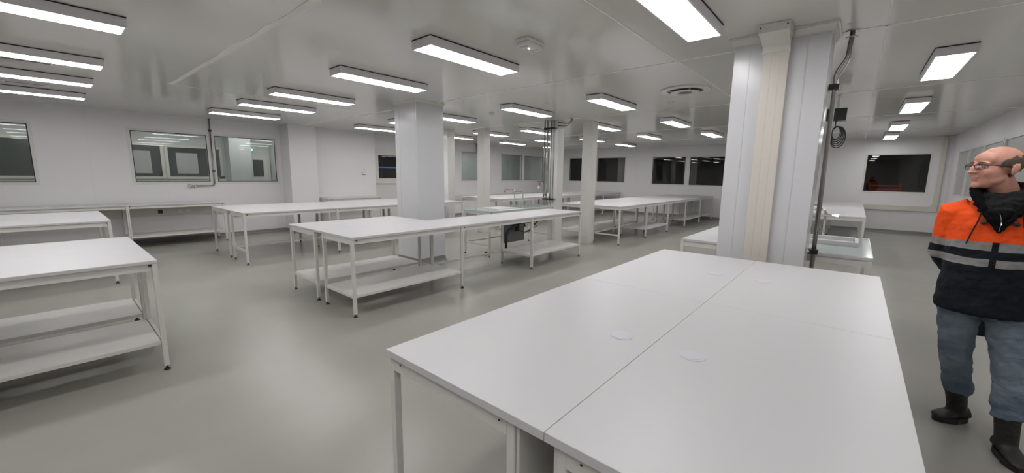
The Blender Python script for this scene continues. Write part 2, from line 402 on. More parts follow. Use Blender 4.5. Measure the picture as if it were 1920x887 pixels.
# cable trunking
bm = NB(); box(bm, XR-2.6, XR-.12, YB-.055, YB, .69, .84); 
tag(obj('cable_trunking', bm, M['beige'], bevel=.006), 'cream cable trunking running low along the back wall below the right dark window', 'cable trunking')
bm = NB(); box(bm, XR-.22, XR-.12, YB-.055, YB, .84, H-.01)
pts = [(XR-.22,.84),(XR-.34,.84),(XR-.30,.855),(XR-.25,.88),(XR-.23,.92),(XR-.22,.97)]
f0 = [bm.verts.new((a,YB-.055,b)) for a,b in pts]; f1 = [bm.verts.new((a,YB,b)) for a,b in pts]
bm.faces.new(f0); bm.faces.new(f1[::-1])
for i in range(6): bm.faces.new([f0[i],f0[(i+1)%6],f1[(i+1)%6],f1[i]])
tag(obj('cable_trunking', bm, M['beige']), 'cream vertical trunking rising to the ceiling in the corner behind the man', 'cable trunking')
bm = NB(); box(bm, XL, XL+.055, YF+.1, 3.0, .60, .78)
t = tag(obj('cable_trunking', bm, M['beige'], bevel=.006), 'cream cable trunking on the left wall under the wall bench', 'cable trunking')
for y in (1.6, 1.95, 2.1):
    bm = NB(); box(bm, XL+.055, XL+.062, y-.04, y+.04, .65, .73); obj('socket', bm, M['black'] if y == 1.6 else M['whiteplastic'], t)
bm = NB(); box(bm, XL+.002, XL+.055, 9.2, YB-.1, .62, .80)
tag(obj('cable_trunking', bm, M['beige'], bevel=.006), 'cream cable trunking on the far left wall below the pale windows', 'cable trunking')

# ------------------------------------------------------------------ columns
def column(name, label, x0, x1, y0, y1, m, skirt=True, crown=True, ms=None, seams=(), cs=1):
    t = thing(name, label, 'column', ((x0+x1)/2, (y0+y1)/2, 0), group='slim white columns' if name == 'slim_column' else 'square columns')
    a, b = (x1-x0)/2, (y1-y0)/2
    bm = NB(); box(bm, -a, a, -b, b, 0, H); obj('casing', bm, m, t, bevel=.004)
    if ms:
        bm = NB(); box(bm, -a+.004, a-.004, -b-.006, -b, 0.02, H-.03); obj('lighter_face', bm, ms, t)  # near face is lighter and glossier than the casing
    if crown:
        bm = NB()
        loft(bm, [[(sx*(a+o*cs), sy*(b+o*cs), H-(H-z)*cs) for sx, sy in ((-1,-1),(1,-1),(1,1),(-1,1))] for o, z in ((.002,H-.09),(.012,H-.09),(.016,H-.072),(.042,H-.025),(.056,H-.025),(.056,H-.001))])
        obj('crown_trim', bm, M['ceiling'], t)
    if skirt:
        bm = NB()
        loft(bm, [[(sx*(a+o), sy*(b+o), z) for sx, sy in ((-1,-1),(1,-1),(1,1),(-1,1))] for o, z in ((.04,.002),(.015,.02),(.006,.05),(.004,.1))])
        obj('skirting', bm, M['cove'], t)
    for i, s in enumerate(seams):
        bm = NB(); box(bm, s-.002, s+.002, -b-.003, -b+.001, .05, H-.08); obj('joint', bm, M['coljoint'], t)
    return t
column('square_column', 'big square column beside the man\'s table, carrying a cream vertical duct', -.98, -.28, 4.25, 4.66, M['column'], seams=(-.22,.20), cs=.8)
column('square_column', 'grey square column rising behind the L-shaped end of the middle worktables', -6.40, -5.76, 4.19, 4.78, M['column'], seams=(-.18,.28), cs=.45)
column('slim_column', 'slim white column standing at the near end of the long run by the dark windows', -4.95, -4.70, 8.25, 8.50, M['metal'], skirt=False, crown=False)
column('slim_column', 'slim white column with steel pipes running down its face', -5.5, -5.28, 7.72, 7.98, M['metal'], skirt=False, crown=False, ms=M['column_white'])
column('slim_column', 'slim white column left of the double taps, in front of the far left windows', -8.08, -7.83, 7.9, 8.15, M['metal'], skirt=False, crown=False)
column('slim_column', 'slim white column showing just right of the grey square column', -9.0, -8.75, 7.4, 7.65, M['metal'], skirt=False, crown=False, ms=M['column_white'])

# duct on the big column
t = thing('cable_duct', 'cream vertical duct with a box cap on the face of the big column', 'cable duct', (-.645, 4.25, 0))
bm = NB(); box(bm, -.095, .095, -.05, -.001, .0, H-.08); obj('duct_body', bm, M['beige'], t, bevel=.003)
bm = NB()
for s in (-.03, .035): box(bm, s-.002, s+.002, -.0515, -.05, .02, H-.14)
obj('groove', bm, mat('cream_groove', (.62,.58,.51), .5), t)
bm = NB(); box(bm, -.105, .105, -.06, -.001, H-.19, H-.15); obj('collar', bm, M['beige'], t, bevel=.003)
bm = NB(); loft(bm, [[(-.098,-.052,H-.20),(.098,-.052,H-.20),(.098,-.0505,H-.20),(-.098,-.0505,H-.20)],[(-.10,-.075,H-.13),(.10,-.075,H-.13),(.10,-.052,H-.13),(-.10,-.052,H-.13)],[(-.105,-.27,H-.072),(.105,-.27,H-.072),(.105,-.07,H-.072),(-.105,-.07,H-.072)],[(-.11,-.275,H-.07),(.11,-.275,H-.07),(.11,-.07,H-.07),(-.11,-.07,H-.07)],[(-.11,-.275,H-.002),(.11,-.275,H-.002),(.11,-.07,H-.002),(-.11,-.07,H-.002)]])
cp = obj('box_cap', bm, M['frame'], t, bevel=.003)
for s in (-.1,.1):
    bm = NB(); tube(bm, [(s*.93,-.279,H-.03),(s*.93,-.274,H-.03)], .006, 8); obj('screw', bm, M['black'], cp)

# steel riser beside the big column
t = thing('steel_pipe', 'dark steel riser with an offset bend beside the big column', 'pipe', (0,0,0))
bm = NB()
tube(bm, [(-.17,4.6,H),(-.18,4.6,2.66),(-.185,4.6,2.63),(-.235,4.59,2.53),(-.243,4.59,2.49),(-.243,4.59,.5)], .0115, 12); 
obj('riser', bm, M['darksteel'], t, smooth=True)
bm = NB(); tube(bm, [(-.155,4.64,H),(-.163,4.64,2.64),(-.168,4.64,2.60),(-.222,4.64,2.49),(-.228,4.64,2.45),(-.228,4.64,.5)], .0075, 10); obj('riser', bm, M['chrome'], t, smooth=True)
bm = NB(); cyl(bm, -.165,4.605,H-.06,H-.052,.045); cyl(bm, -.165,4.605,H-.01,H-.001,.045); obj('ceiling_flange', bm, M['chrome'], t)
for z in (2.40, .93):
    bm = NB(); box(bm, -.279,-.205,4.57,4.655,z-.022,z+.022); obj('clamp', bm, M['black'], t, bevel=.004)
bm = NB(); tube(bm, [(-.275,4.57,.93),(-.285,4.52,.95),(-.29,4.5,.93),(-.29,4.5,.9)], .012, 8); obj('valve_lever', bm, M['whiteplastic'], t)

# ------------------------------------------------------------------ ceiling lights
def light(x, y0, label, L=1.25, wd=.28):
    t = thing('ceiling_light', label, 'ceiling light', (x, y0+L/2, H), group='ceiling lights of the hall')
    if 'hou' in light.__dict__:
        COL.objects.unlink(t); bpy.data.objects.remove(t)
        return dup(light.hou, (x, y0+L/2, H), label)
    a, b = wd/2, L/2
    bm = NB(); box(bm, -a-.004, a+.004, -b-.004, b+.004, -.008, -.001); obj('gasket_gap', bm, M['gasket_gap'], t)  # black sheet stands for the shadow gap above the housing
    bm = NB(); box(bm, -a, a, -b, b, -.085, -.008); obj('housing', bm, M['housing'], t, bevel=.003)
    bm = NB(); box(bm, -a+.014, a-.014, -b+.014, b-.014, -.0858, -.083); obj('diffuser', bm, M['diff'], t)
    light.hou = t
    return t
rows = [
 (-3.20, [(2.40,'third-largest ceiling light, long, left of the small emergency lamp'), (5.62,'ceiling light just left of the round air vent'), (8.69,'ceiling light just behind the round air vent, near the big column'), (11.64,'ceiling light cut by the left edge of the big column, behind the round vent')]),
 (-4.85, [(-.68,'largest ceiling light at the top left corner of the photo'), (2.38,'long ceiling light in front of the grey square column'), (5.45,'ceiling light directly in front of the pipes of the slim piped column'), (8.5,'ceiling light right behind the top of the slim white column by the long run'), (11.3,'ceiling light above the long run between the two pairs of dark windows')]),
 (-6.77, [(-.68,'ceiling light at the left photo edge, second from the top'), (2.33,'long ceiling light, second in front of the boxed-out left wall'), (5.2,'ceiling light touching the right edge of the grey square column'), (8.3,'ceiling light whose right end passes behind the column pipes'), (11.3,'ceiling light with only its right end showing behind the slim column, further back'), (13.8,'farthest ceiling light above the small dark window on the back wall')]),
 (-8.28, [(-.68,'ceiling light at the left photo edge, third from the top'), (2.33,'long ceiling light next to the one touching the left wall pipe'), (5.32,'ceiling light almost hidden by the left side of the grey square column'), (8.05,'ceiling light right of the second slim column, before the pale far windows'), (10.9,'ceiling light seen small between the column pipes and the slim column')]),
 (-9.92, [(-.68,'ceiling light at the left photo edge, lowest of the four'), (2.27,'ceiling light above the left wall pipe, nearest the left wall'), (5.36,'ceiling light along the boxed-out wall, running into the grey square column'), (8.15,'ceiling light above the small steel duct on the far left wall'), (10.93,'ceiling light above the pair of pale windows on the far left wall'), (13.6,'tiny farthest ceiling light in the back left corner')]),
 (-1.115, [(2.53,'large bright ceiling light at the top edge, left of the big column')]),
 (.57, [(5.66,'nearest and largest light of the right-hand row behind the big column'), (8.78,'second light of the right-hand row behind the big column'), (12.05,'third light of the right-hand row, above the right dark window'), (14.85,'last and smallest light of the right-hand row behind the big column')]),
]
for x, L in rows:
    for y0, lab in L: light(x, y0, lab)
# unseen lights added along the same grid, to brighten the man and near table
for x, y0 in [(-3.2,-.68),(-1.09,-.68),(.57,-.68),(.57,2.5),(-4.85,-2.6),(-1.09,5.62),(-1.09,8.69),(-1.09,11.6)]:
    light(x, y0, 'unseen ceiling light added in the same grid as the others')

# small ceiling devices
t = thing('air_diffuser', 'round white ceiling air vent with dark ring slots', 'air vent', (-2.02, 6.15, H))
bm = NB()
def ringshape(bm, r0, r1, z0, z1, n=48):
    pr = [(r0,z0),(r1,z0+.004),(r1,z1),(r0,z1)]
    rr = [[bm.verts.new((r*math.cos(2*PI*k/n), r*math.sin(2*PI*k/n), z)) for r, z in pr] for k in range(n)]
    for k in range(n):
        for q in range(4): bm.faces.new([rr[k][q], rr[k][(q+1)%4], rr[(k+1)%n][(q+1)%4], rr[(k+1)%n][q]])
ringshape(bm, .24, .34, -.022, -.001); obj('rim', bm, M['whiteplastic'], t, smooth=False)
bm = NB(); ringshape(bm, .10, .19, -.045, -.035); obj('inner_cone', bm, M['whiteplastic'], t)
bm = NB(); cyl(bm, 0,0,-.04,-.03,.085,32); obj('center_disc', bm, M['grey'], t)
bm = NB(); cyl(bm, 0,0,-.012,-.002,.24,40); obj('throat', bm, M['grey'], t)
bm = NB()
for a in range(4):
    c, s = math.cos(a*PI/2+.6), math.sin(a*PI/2+.6); tube(bm, [(c*.08,s*.08,-.036),(c*.25,s*.25,-.02)], .006, 6)
obj('spoke', bm, M['whiteplastic'], t)
t = thing('emergency_light', 'small square emergency lamp on the ceiling with one lit spot', 'emergency light', (-2.47, 3.10, H))
bm = NB(); box(bm, -.075,.075,-.125,.125,-.03,-.001); obj('base', bm, M['housing'], t, bevel=.008)
bm = NB(); box(bm, -.07,.07,-.12,.12,-.07,-.03); obj('cover', bm, M['whiteplastic'], t, bevel=.012)
bm = NB(); ell(bm, (0,-.01,-.072), (.011,.011,.004)); obj('lit_spot', bm, mat('emergency_spot', (.9,.9,.9), .3, emis=(1,1,1), estr=3), t, smooth=True)
bm = NB(); box(bm, -.05,.05,-.1,-.06,-.0715,-.07); box(bm, -.05,.05,.05,.09,-.0715,-.07); obj('grille', bm, M['film'], t)
for (x, y, lab) in [(-5.75, 6.02, 'small round smoke detector on the ceiling left of the piped column'), (-2.51, 6.97, 'small round smoke detector on the ceiling below the round air vent')]:
    t = thing('smoke_detector', lab, 'smoke detector', (x, y, H), group='smoke detectors')
    bm = NB(); cyl(bm, 0,0,-.02,-.001,.055,28); obj('base', bm, M['whiteplastic'], t)
    bm = NB(); cyl(bm, 0,0,-.05,-.02,.035,28,.05); obj('sensor_head', bm, M['housing'], t)
for (x, y, lab) in [(-7.43,-.02,'small slot vent in the ceiling between the second and third left lights'), (-9.34,-.04,'small slot vent in the ceiling between the third and lowest left lights'), (-5.5,14.9,'thin ceiling vent far back above the dark windows'), (-10.6,6.3,'long slot vent in the ceiling along the boxed-out left wall'),(-8.0,12.6,'thin ceiling vent above the pale far left windows')]:
    t = thing('ceiling_vent', lab, 'vent', (x, y, H), group='slot vents in the ceiling')
    bm = NB(); box(bm, -.06,.06,-.22,.22,-.012,-.001); obj('frame', bm, M['housing'], t)
    bm = NB(); box(bm, -.035,.035,-.2,.2,-.014,-.012); obj('slot', bm, M['grey'], t)

# black box with coiled cable on the ceiling behind the big column
t = thing('junction_box', 'black box under the ceiling with a coiled cable below it, beside the steel riser', 'junction box', (-.345, 8.0, 2.57))
bm = NB(); box(bm, -.12,.12,-.09,.09,-.09,.09); obj('housing', bm, M['black'], t, bevel=.005)
bm = NB(); tube(bm, [(.0,0,.09),(.0,0,H-2.57-.001)], .02, 10); obj('stem', bm, M['housing'], t)
bm = NB()
tube(bm, [(0,0,-.09),(0,0,-.17)], .007, 8)
for j in range(5):
    rx, rz = .055+.012*j, .10+.015*j
    tube(bm, [(rx*math.cos(q*PI/12)*.9+.02+.006*j, .01*j-.02+.02*math.sin(q*PI/12*2), -.17-rz+rz*math.sin(q*PI/12)) for q in range(25)], .007, 6, cap=False)
obj('coiled_cable', bm, M['rubber'], t, smooth=True)

# ------------------------------------------------------------------ worktables
TOPZ = .91
def table(label, x0, x1, y0, y1, legs='nf', wide=False, shelf=False, stretch=True, fx=0.0, bx=0.0, group=None, top='top', low=.25):
    """x1 is the aisle side. legs n=near end, f=far end. fx/bx inset of the legs on each long side"""
    cx, cy = (x0+x1)/2, (y0+y1)/2; a, b = (x1-x0)/2, (y1-y0)/2
    t = thing('worktable', label, 'worktable', (cx, cy, 0), group=group or 'white worktables of the hall')
    bm = NB(); box(bm, -a, a, -b+.0008, b-.0008, TOPZ-.028, TOPZ); obj('tabletop', bm, M[top], t, bevel=.004)
    L = .035
    xs = [(-a+bx, -a+bx+L), (a-fx-L, a-fx)]
    ys = []
    if 'n' in legs: ys.append((-b+.002, -b+.050) if wide else (-b+.002, -b+.002+L))
    if 'f' in legs: ys.append((b-.002-L, b-.002))
    for (u0,u1) in xs:
        for (v0,v1) in ys:
            bm = NB(); box(bm, u0,u1,v0,v1,.035,TOPZ-.028); lg = obj('leg', bm, M['metal'], t, bevel=.003)
            bm = NB(); mx, my = (u0+u1)/2, (v0+v1)/2; cyl(bm, mx,my,.008,.036,.009,10); cyl(bm, mx,my,0,.012,.024,18,.019); obj('foot', bm, M['black'], lg)
    zt = TOPZ-.028
    yn = ys[0][1] if 'n' in legs else -b+.002; yf = ys[-1][0] if 'f' in legs else b-.002
    for (u0,u1) in ((xs[0][0]+.01, xs[0][0]+.03), (xs[1][1]-.036, xs[1][1]-.016)):
        bm = NB(); box(bm, u0,u1,yn,yf,zt-.055,zt-.001); obj('side_rail', bm, M['metal'], t)
    for (v0,v1) in ys:
        bm = NB(); box(bm, xs[0][1], xs[1][0], v0+.008, v1-.008, zt-.055, zt-.001); obj('end_rail', bm, M['metal'], t)
        bm = NB(); box(bm, xs[1][1]-.001, min(a-.004, xs[1][1]+.014) if fx > .006 else xs[1][1]+.003, v0+(.05 if v0 < 0 else -.02), v0+(.068 if v0 < 0 else -.002), zt-.016, zt-.002); obj('clip', bm, M['black'], t)
        if stretch or shelf:
            bm = NB(); box(bm, xs[0][1], xs[1][0], v0+.006, v1-.006, low-.035, low); obj('stretcher', bm, M['metal'], t)
    if shelf:
        bm = NB(); box(bm, xs[0][0]+.006, xs[1][1]-.006, yn+.001, yf-.001, low-.03, low+.002); obj('shelf', bm, M['metal'], t, bevel=.003)
    if wide:
        for (u0,u1) in xs:
            bm = NB(); box(bm, u0-.0012 if u0 < 0 else u1, u0 if u0 < 0 else u1+.0012, -b+.0245, -b+.0275, .06, zt-.06); obj('joint_line', bm, M['grey'], t)
    if bx > .06:
        bm = NB(); box(bm, -a+.006, -a+.09, yn+.03, yf-.03, zt-.11, zt-.001); obj('cable_tray', bm, M['metal'], t)
    if not shelf and stretch:
        mx = xs[0][0]+.02 if stretch == 'back' else 0
        bm = NB(); box(bm, mx-.014, mx+.014, yn, yf, low-.03, low-.002); obj('stretcher', bm, M['metal'], t)
    return t
ORD = ['nearest', 'second nearest', 'third', 'fourth', 'fifth', 'farthest']

# near table block (four tops) with cable grommets
near = [(-1.35,-.573,.81,2.335,'large foreground white worktable, its near-left quarter with a round grommet and the open corner leg'),
        (-.571,.20,.81,2.335,'foreground white worktable, its near-right quarter filling the bottom right of the block'),
        (-1.35,-.573,2.337,3.84,'far-left quarter of the big foreground table block, before the big column'),
        (-.571,.20,2.337,3.84,'far-right quarter of the big foreground table block, its corner nearest the sink bench')]
for i, (x0,x1,y0,y1,lab) in enumerate(near):
    cx, cy = (x0+x1)/2, (y0+y1)/2; a, b = (x1-x0)/2, (y1-y0)/2
    s = -1 if x0 < -1 else 1            # outer side
    t = thing('worktable', lab, 'worktable', (cx, cy, 0), group='white worktables of the hall')
    gx = (-.71 if s < 0 else -.415)-cx; gy = (1.575 if y0 < 1 else 3.1)-cy
    bm = NB(); box(bm, -a, a, -b, b, TOPZ-.028, TOPZ); obj('tabletop', bm, M['top'], t, bevel=.0012)
    bm = NB(); cyl(bm, gx, gy, TOPZ-.001, TOPZ+.0022, .049, 48, .048); g = obj('cable_grommet', bm, M['gcap'], t)
    bm = NB(); cyl(bm, gx-.004, gy-.003, TOPZ+.0022, TOPZ+.0034, .040, 40, .0395); obj('cap', bm, M['gcap'], g)
    zt = TOPZ-.028; L = .031
    xin = (a-.145) if s < 0 else (-a+.035)
    xo = -a+.003 if s < 0 else a-.003-L
    xs = sorted([(xo, xo+L), (xin, xin+L)])
    for (u0,u1) in xs:
        for (v0,v1) in ((-b+.012,-b+.012+L),(b-.012-L,b-.012)):
            bm = NB(); box(bm, u0,u1,v0,v1,.035,zt); lg = obj('leg', bm, M['metal'], t, bevel=.003)
            bm = NB(); mx, my = (u0+u1)/2, (v0+v1)/2; cyl(bm, mx,my,.008,.036,.009,10); cyl(bm, mx,my,0,.012,.024,18,.019); obj('foot', bm, M['black'], lg)
    for (v0,v1) in ((-b+.012,-b+.036),(b-.036,b-.012)):
        bm = NB(); box(bm, xs[0][1], xs[1][0], v0, v1, zt-.055, zt-.001); er = obj('end_rail', bm, M['metal'], t)
        for px in (xs[0][1]+.045, xs[1][0]-.03):
            bm = NB(); tube(bm, [(px, v0-.001, zt-.02),(px, v0+.003, zt-.02)], .004, 8); obj('screw', bm, M['black'], er)
    for (u0,u1) in xs:
        bm = NB(); box(bm, u0+.01,u1-.01,-b+.012+L,b-.012-L,zt-.055,zt-.001); obj('side_rail', bm, M['metal'], t)
    bm = NB(); box(bm, (xs[1][1]+.002 if s < 0 else xs[0][0]-.014), (xs[1][1]+.014 if s < 0 else xs[0][0]-.002), -b+.02, b-.02, .25, zt-.002); obj('modesty_panel', bm, M['metal'], t)

# middle L-shaped group
for i, (sh, lab) in enumerate([(True,'middle run of worktables, front row, nearest table with a low shelf'), (False,'middle run of worktables, front row, second table with open space under'), (True,'middle run of worktables, front row, far end table beside the taps with a low shelf')]):
    y0 = 2.085+1.6*i; last = i == 2
    table(lab, -4.91, -4.09, y0, y0+1.6, 'nf' if last else 'n', i > 0, sh, 'back', fx=.0, bx=.10)
table('back table of the middle group, ending against the grey square column, low shelf', -5.80, -4.912, 2.085, 3.685, 'nf', False, True, fx=.10, bx=.03)
# left foreground pair
table('large white worktable at the left photo edge with its front corner leg and shelf', -4.93, -4.09, -1.12, .50, 'nf', False, True, fx=.0, bx=.10)
table('worktable directly behind the left foreground table, its shelf seen beneath', -5.80, -4.932, -1.12, .50, 'nf', False, True, fx=.10, bx=.03)
table('white worktable at the left edge, second from the camera, open below', -8.70, -7.87, -1.12, .53, 'nf', False, False, False, fx=.0, bx=.10)
table('back row worktable at the left edge, between the second table and the wall bench', -9.85, -8.702, -1.12, .53, 'nf', False, False, False, fx=.10, bx=.03)
# second run
for i in range(3):
    y0 = 2.12+1.62*i; l = 'nf' if i == 2 else 'n'
    table('second run of worktables left of the grey column, front row, %s table' % ['nearest','middle','farthest'][i], -8.72, -7.87, y0, y0+1.62+(.2 if i == 2 else 0), l, i > 0, False, 'back', bx=.10)
    table('second run of worktables left of the grey column, back row, %s table' % ['nearest','middle','farthest'][i], -9.85, -8.722, y0, y0+1.62-(.1 if i == 2 else 0), l, i > 0, False, False, fx=.10, bx=.03)
# long run near the dark windows
for i in range(5):
    y0 = 8.62+1.58*i; l = 'nf' if i == 4 else 'n'
    table('long run under the dark windows, front row, %s table' % ['nearest, unshelved','second','third','fourth','farthest'][i], -4.91, -4.09, y0, y0+1.58, l, i > 0, i in (1,3,4), 'back', bx=.10)
    table('long run under the dark windows, back row, %s table' % ['nearest','second','third','fourth','farthest'][i], -5.80, -4.912, y0, y0+1.58, l, i > 0, i < 2, False, fx=.10, bx=.03)
# far left run
for i in range(5):
    y0 = 8.62+1.58*i; l = 'nf' if i == 4 else 'n'
    table('far run beneath the pale windows, front row, %s table' % ['nearest','second','third','fourth','farthest'][i], -8.72, -7.87, y0, y0+1.58, l, i > 0, False, False, bx=.10)
    table('far run beneath the pale windows, back row, %s table' % ['nearest','second','third','fourth','farthest'][i], -9.58, -8.722, y0, y0+1.58, l, i > 0, False, False, fx=.10, bx=.03)
# right far run
for i in range(4):
    y0 = 9.85+1.58*i; l = 'nf' if i == 3 else 'n'
    table('run behind the right sink bench, right row, %s table' % ['nearest','second','third','farthest'][i], -.63, .2, y0, y0+1.58, l, i > 0, False, i == 0, bx=.10)
    table('run behind the right sink bench, left row, %s table' % ['nearest','second','third','farthest'][i], -1.46, -.632, y0, y0+1.58, l, i > 0, False, False, fx=.10, bx=.03)
# wall benches
for i, y0 in enumerate((-2.38, -.70, .98)):
    table(['long wall bench under the left windows, section outside the left edge','long wall bench under the left windows, section at the photo edge','long wall bench under the left windows, shelved section ending by the wall tap'][i], XL+.07, -11.12, y0, y0+1.68, 'nf' if i == 2 else 'n', i > 0, i == 2, False, fx=0.0)
table('small bench against the boxed-out left wall behind the second run', XL+.3, -10.92, 4.98, 6.6, 'nf', False, False, 'back')

# dark post by the pilaster
t = thing('floor_post', 'short black post on the floor at the corner of the boxed-out left wall', 'post', (XL+.66, 4.1, 0))
bm = NB(); box(bm, -.025,.025,-.025,.025,.01,.24); obj('shaft', bm, M['black'], t, bevel=.004)
bm = NB(); cyl(bm, 0,0,0,.012,.045); obj('base', bm, M['black'], t)

# ------------------------------------------------------------------ sink benches
def gooseneck(name, label, x, y, z, h, reach, flip=1, r=.011):
    t = thing(name, label, 'tap', (x, y, z), group='gooseneck taps on the sink benches')
    bm = NB(); tube(bm, [(0,0,0),(0,0,h-.05)]+arc((-.05*flip,0,h-.05), .05, 0 if flip > 0 else PI, PI/2, 6)[1:]+[(-reach*flip,0,h),], r, 12)
    obj('spout', bm, M['chrome'], t, smooth=True)
    bm = NB(); cyl(bm, 0,0,0,.02,.026); obj('base', bm, M['chrome'], t)
    bm = NB(); tube(bm, [(-reach*flip,0,h),(-(reach+.015)*flip,0,h-.01),(-(reach+.015)*flip,0,h-.07)], [.011,.013,.016], 12); obj('nozzle', bm, M['chrome'], t, smooth=True)
    return t
t = table('sink bench with a pale green glass top beside the piped column', -6.05, -5.30, 5.5, 7.66, 'nf', False, False, 'back', bx=.03, top='glasstop')
t.name = 'sink_bench'; t['category'] = 'sink bench'; t['group'] = 'sink benches'
bm = NB()
for (u0,u1,v0,v1) in [(-.28,.28,-.70,-.68),(-.28,.28,-.12,-.10),(-.28,-.26,-.68,-.12),(.26,.28,-.68,-.12)]: box(bm, u0,u1,v0,v1,TOPZ-.2,TOPZ+.012)
box(bm, -.26,.26,-.68,-.12,TOPZ+.002,TOPZ+.006)
obj('basin', bm, M['top'], t)
bm = NB(); box(bm, .05,.09,-.35,.35,.16,.80); obj('cover_panel', bm, M['grey'], t)
bm = NB(); tube(bm, [(.15,-.02,.86),(.15,-.02,.52),(.15,-.12,.47),(.15,-.24,.44),(.15,-.33,.36),(.15,-.33,.06)], .028, 12); tube(bm, [(.15,.04,.7),(.15,.04,.40)], .045, 12); obj('drain_pipe', bm, M['black'], t, smooth=True)
bm = NB()
tube(bm, [(.18,-.62,.80),(.2,-.55,.62),(.22,-.5,.48)], .008, 8)
tube(bm, [(.18,.3,.36),(.2,.45,.40),(.2,.6,.50),(.22,.8,.66),(.24,.95,.85)], .014, 8)
tube(bm, [(.16,-.0,.44),(.2,.2,.36),(.2,.4,.36),(.18,.7,.46)], .009, 8)
tube(bm, [(.18,.2,.86),(.2,.22,.55),(.2,.24,.48)], .014, 8); tube(bm, [(.16,.05,.55),(.2,.3,.57),(.2,.6,.52)], .010, 8)
obj('cable', bm, M['rubber'], t, smooth=True)
gooseneck('tap', 'tall steel gooseneck tap, the left one of the pair on the middle sink bench', -5.84, 6.88, TOPZ+.0005, .37, .28, 1)
gooseneck('tap', 'tall steel gooseneck tap, the right one of the pair on the middle sink bench', -5.68, 6.98, TOPZ+.0005, .33, .24, 1)

t = table('right sink bench behind the big column with pale green glass top and white left end', -1.46, .18, 4.68, 6.25, 'nf', False, False, False, bx=.0, top='top')
t.name = 'sink_bench'; t['category'] = 'sink bench'; t['group'] = 'sink benches'
bm = NB(); box(bm, .3,.815,-.78,.78,TOPZ+.0005,TOPZ+.004); obj('glass_sheet', bm, M['glasstop'], t)
bm = NB(); box(bm, .815,.822,-.785,.785,TOPZ-.03,TOPZ+.006); obj('edge_strip', bm, M['whiteplastic'], t)
bm = NB()
for (u0,u1,v0,v1) in [(.1,.72,-.13,-.10),(.1,.72,.3,.33),(.1,.13,-.10,.3),(.69,.72,-.10,.3)]: box(bm, u0,u1,v0,v1,TOPZ+.004,TOPZ+.05)
box(bm, .13,.69,-.10,.3,TOPZ+.006,TOPZ+.012)
obj('basin', bm, M['top'], t, bevel=.004)
t = gooseneck('tap', 'steel tap with wing lever on the right sink bench, next to the steel riser', -.24, 6.0, TOPZ+.0045, .33, .22, 1)
bm = NB(); tube(bm, [(-.2,0,.27),(.02,-.02,.265),(.06,-.03,.262)], .012, 10); tube(bm, [(.06,-.03,.262),(.13,-.05,.255)], [.012,.03], 4); obj('wing_lever', bm, M['chrome'], t)
bm = NB(); cyl(bm, 0,0,.2,.29,.018,12); obj('valve_body', bm, M['chrome'], t)
gooseneck('tap', 'second steel upright pipe behind the winged tap on the right sink bench', -.30, 6.1, TOPZ+.0045, .37, .2, 1, .009)

t = thing('castor_wheel', 'small black castor on the floor under the near end of the middle sink bench', 'castor', (-5.5, 5.62, 0))
bm = NB(); tube(bm, [(-.014,0,.032),(.014,0,.032)], .032, 20); obj('wheel', bm, M['rubber'], t)
bm = NB(); box(bm, -.022,.022,-.02,.02,.055,.075); box(bm, -.022,-.017,-.012,.012,.03,.06); box(bm, .017,.022,-.012,.012,.03,.06); obj('fork', bm, M['black'], t)

# ------------------------------------------------------------------ pipes on the slim column
t = thing('pipe_bundle', 'bundle of vertical steel pipes clamped to the slim white column by the taps', 'pipes', (0,0,0))
for x, r, z0, mm in [(-5.575,.017,1.1,'darksteel'), (-5.50,.02,.95,'chrome'), (-5.415,.011,.97,'chrome'), (-5.34,.009,.97,'darksteel')]:
    bm = NB(); yb = 7.62 if x < -5.45 else 7.65
    tube(bm, [(x, yb, H-.001), (x, yb, z0)], r, 12); obj('pipe', bm, M[mm], t, smooth=True)
for z in (2.67, 1.06):
    bm = NB(); box(bm, -5.62,-5.26,7.668,7.69,z-.008,z+.008); rl = obj('rail', bm, M['chrome'], t)
    for x in (-5.575,-5.5,-5.415,-5.34):
        bm = NB(); box(bm, x-.022,x+.022,7.60,7.668,z-.02,z+.02); obj('clamp', bm, M['black'], rl, bevel=.004)
bm = NB(); tube(bm, [(-5.70,7.56,1.47),(-5.575,7.6,1.47)], .016, 10); tube(bm, [(-5.66,7.57,1.47),(-5.66,7.57,1.38)], .018, 10); obj('valve', bm, M['darksteel'], t, smooth=True)
bm = NB(); tube(bm, [(-5.68,7.57,1.36),(-5.68,7.57,1.3)], .025, 10); obj('drip_cup', bm, M['whiteplastic'], t)
bm = NB(); tube(bm, [(-5.575,7.62,1.42),(-5.575,7.6,1.25),(-5.55,7.6,1.18),(-5.5,7.6,1.14)], .018, 10); obj('elbow', bm, M['darksteel'], t, smooth=True)
for x in (-5.44, -5.36):
    bm = NB(); tube(bm, [(x,7.6,1.0),(x+.005,7.6,.96),(x,7.6,.93)], .009, 8); obj('hose_end', bm, M['redrubber'], t, smooth=True)
bm = NB()
tube(bm, [(-5.26,7.68,2.80),(-5.1,7.68,2.76),(-4.98,7.68,2.76),(-4.92,7.68,2.80),(-4.92,7.68,H-.001)], .011, 8)
tube(bm, [(-5.26,7.68,2.72),(-5.05,7.68,2.70),(-4.98,7.68,2.72),(-4.90,7.68,2.78),(-4.88,7.68,H-.001)], .011, 8)
obj('ceiling_bend', bm, M['darksteel'], t, smooth=True)

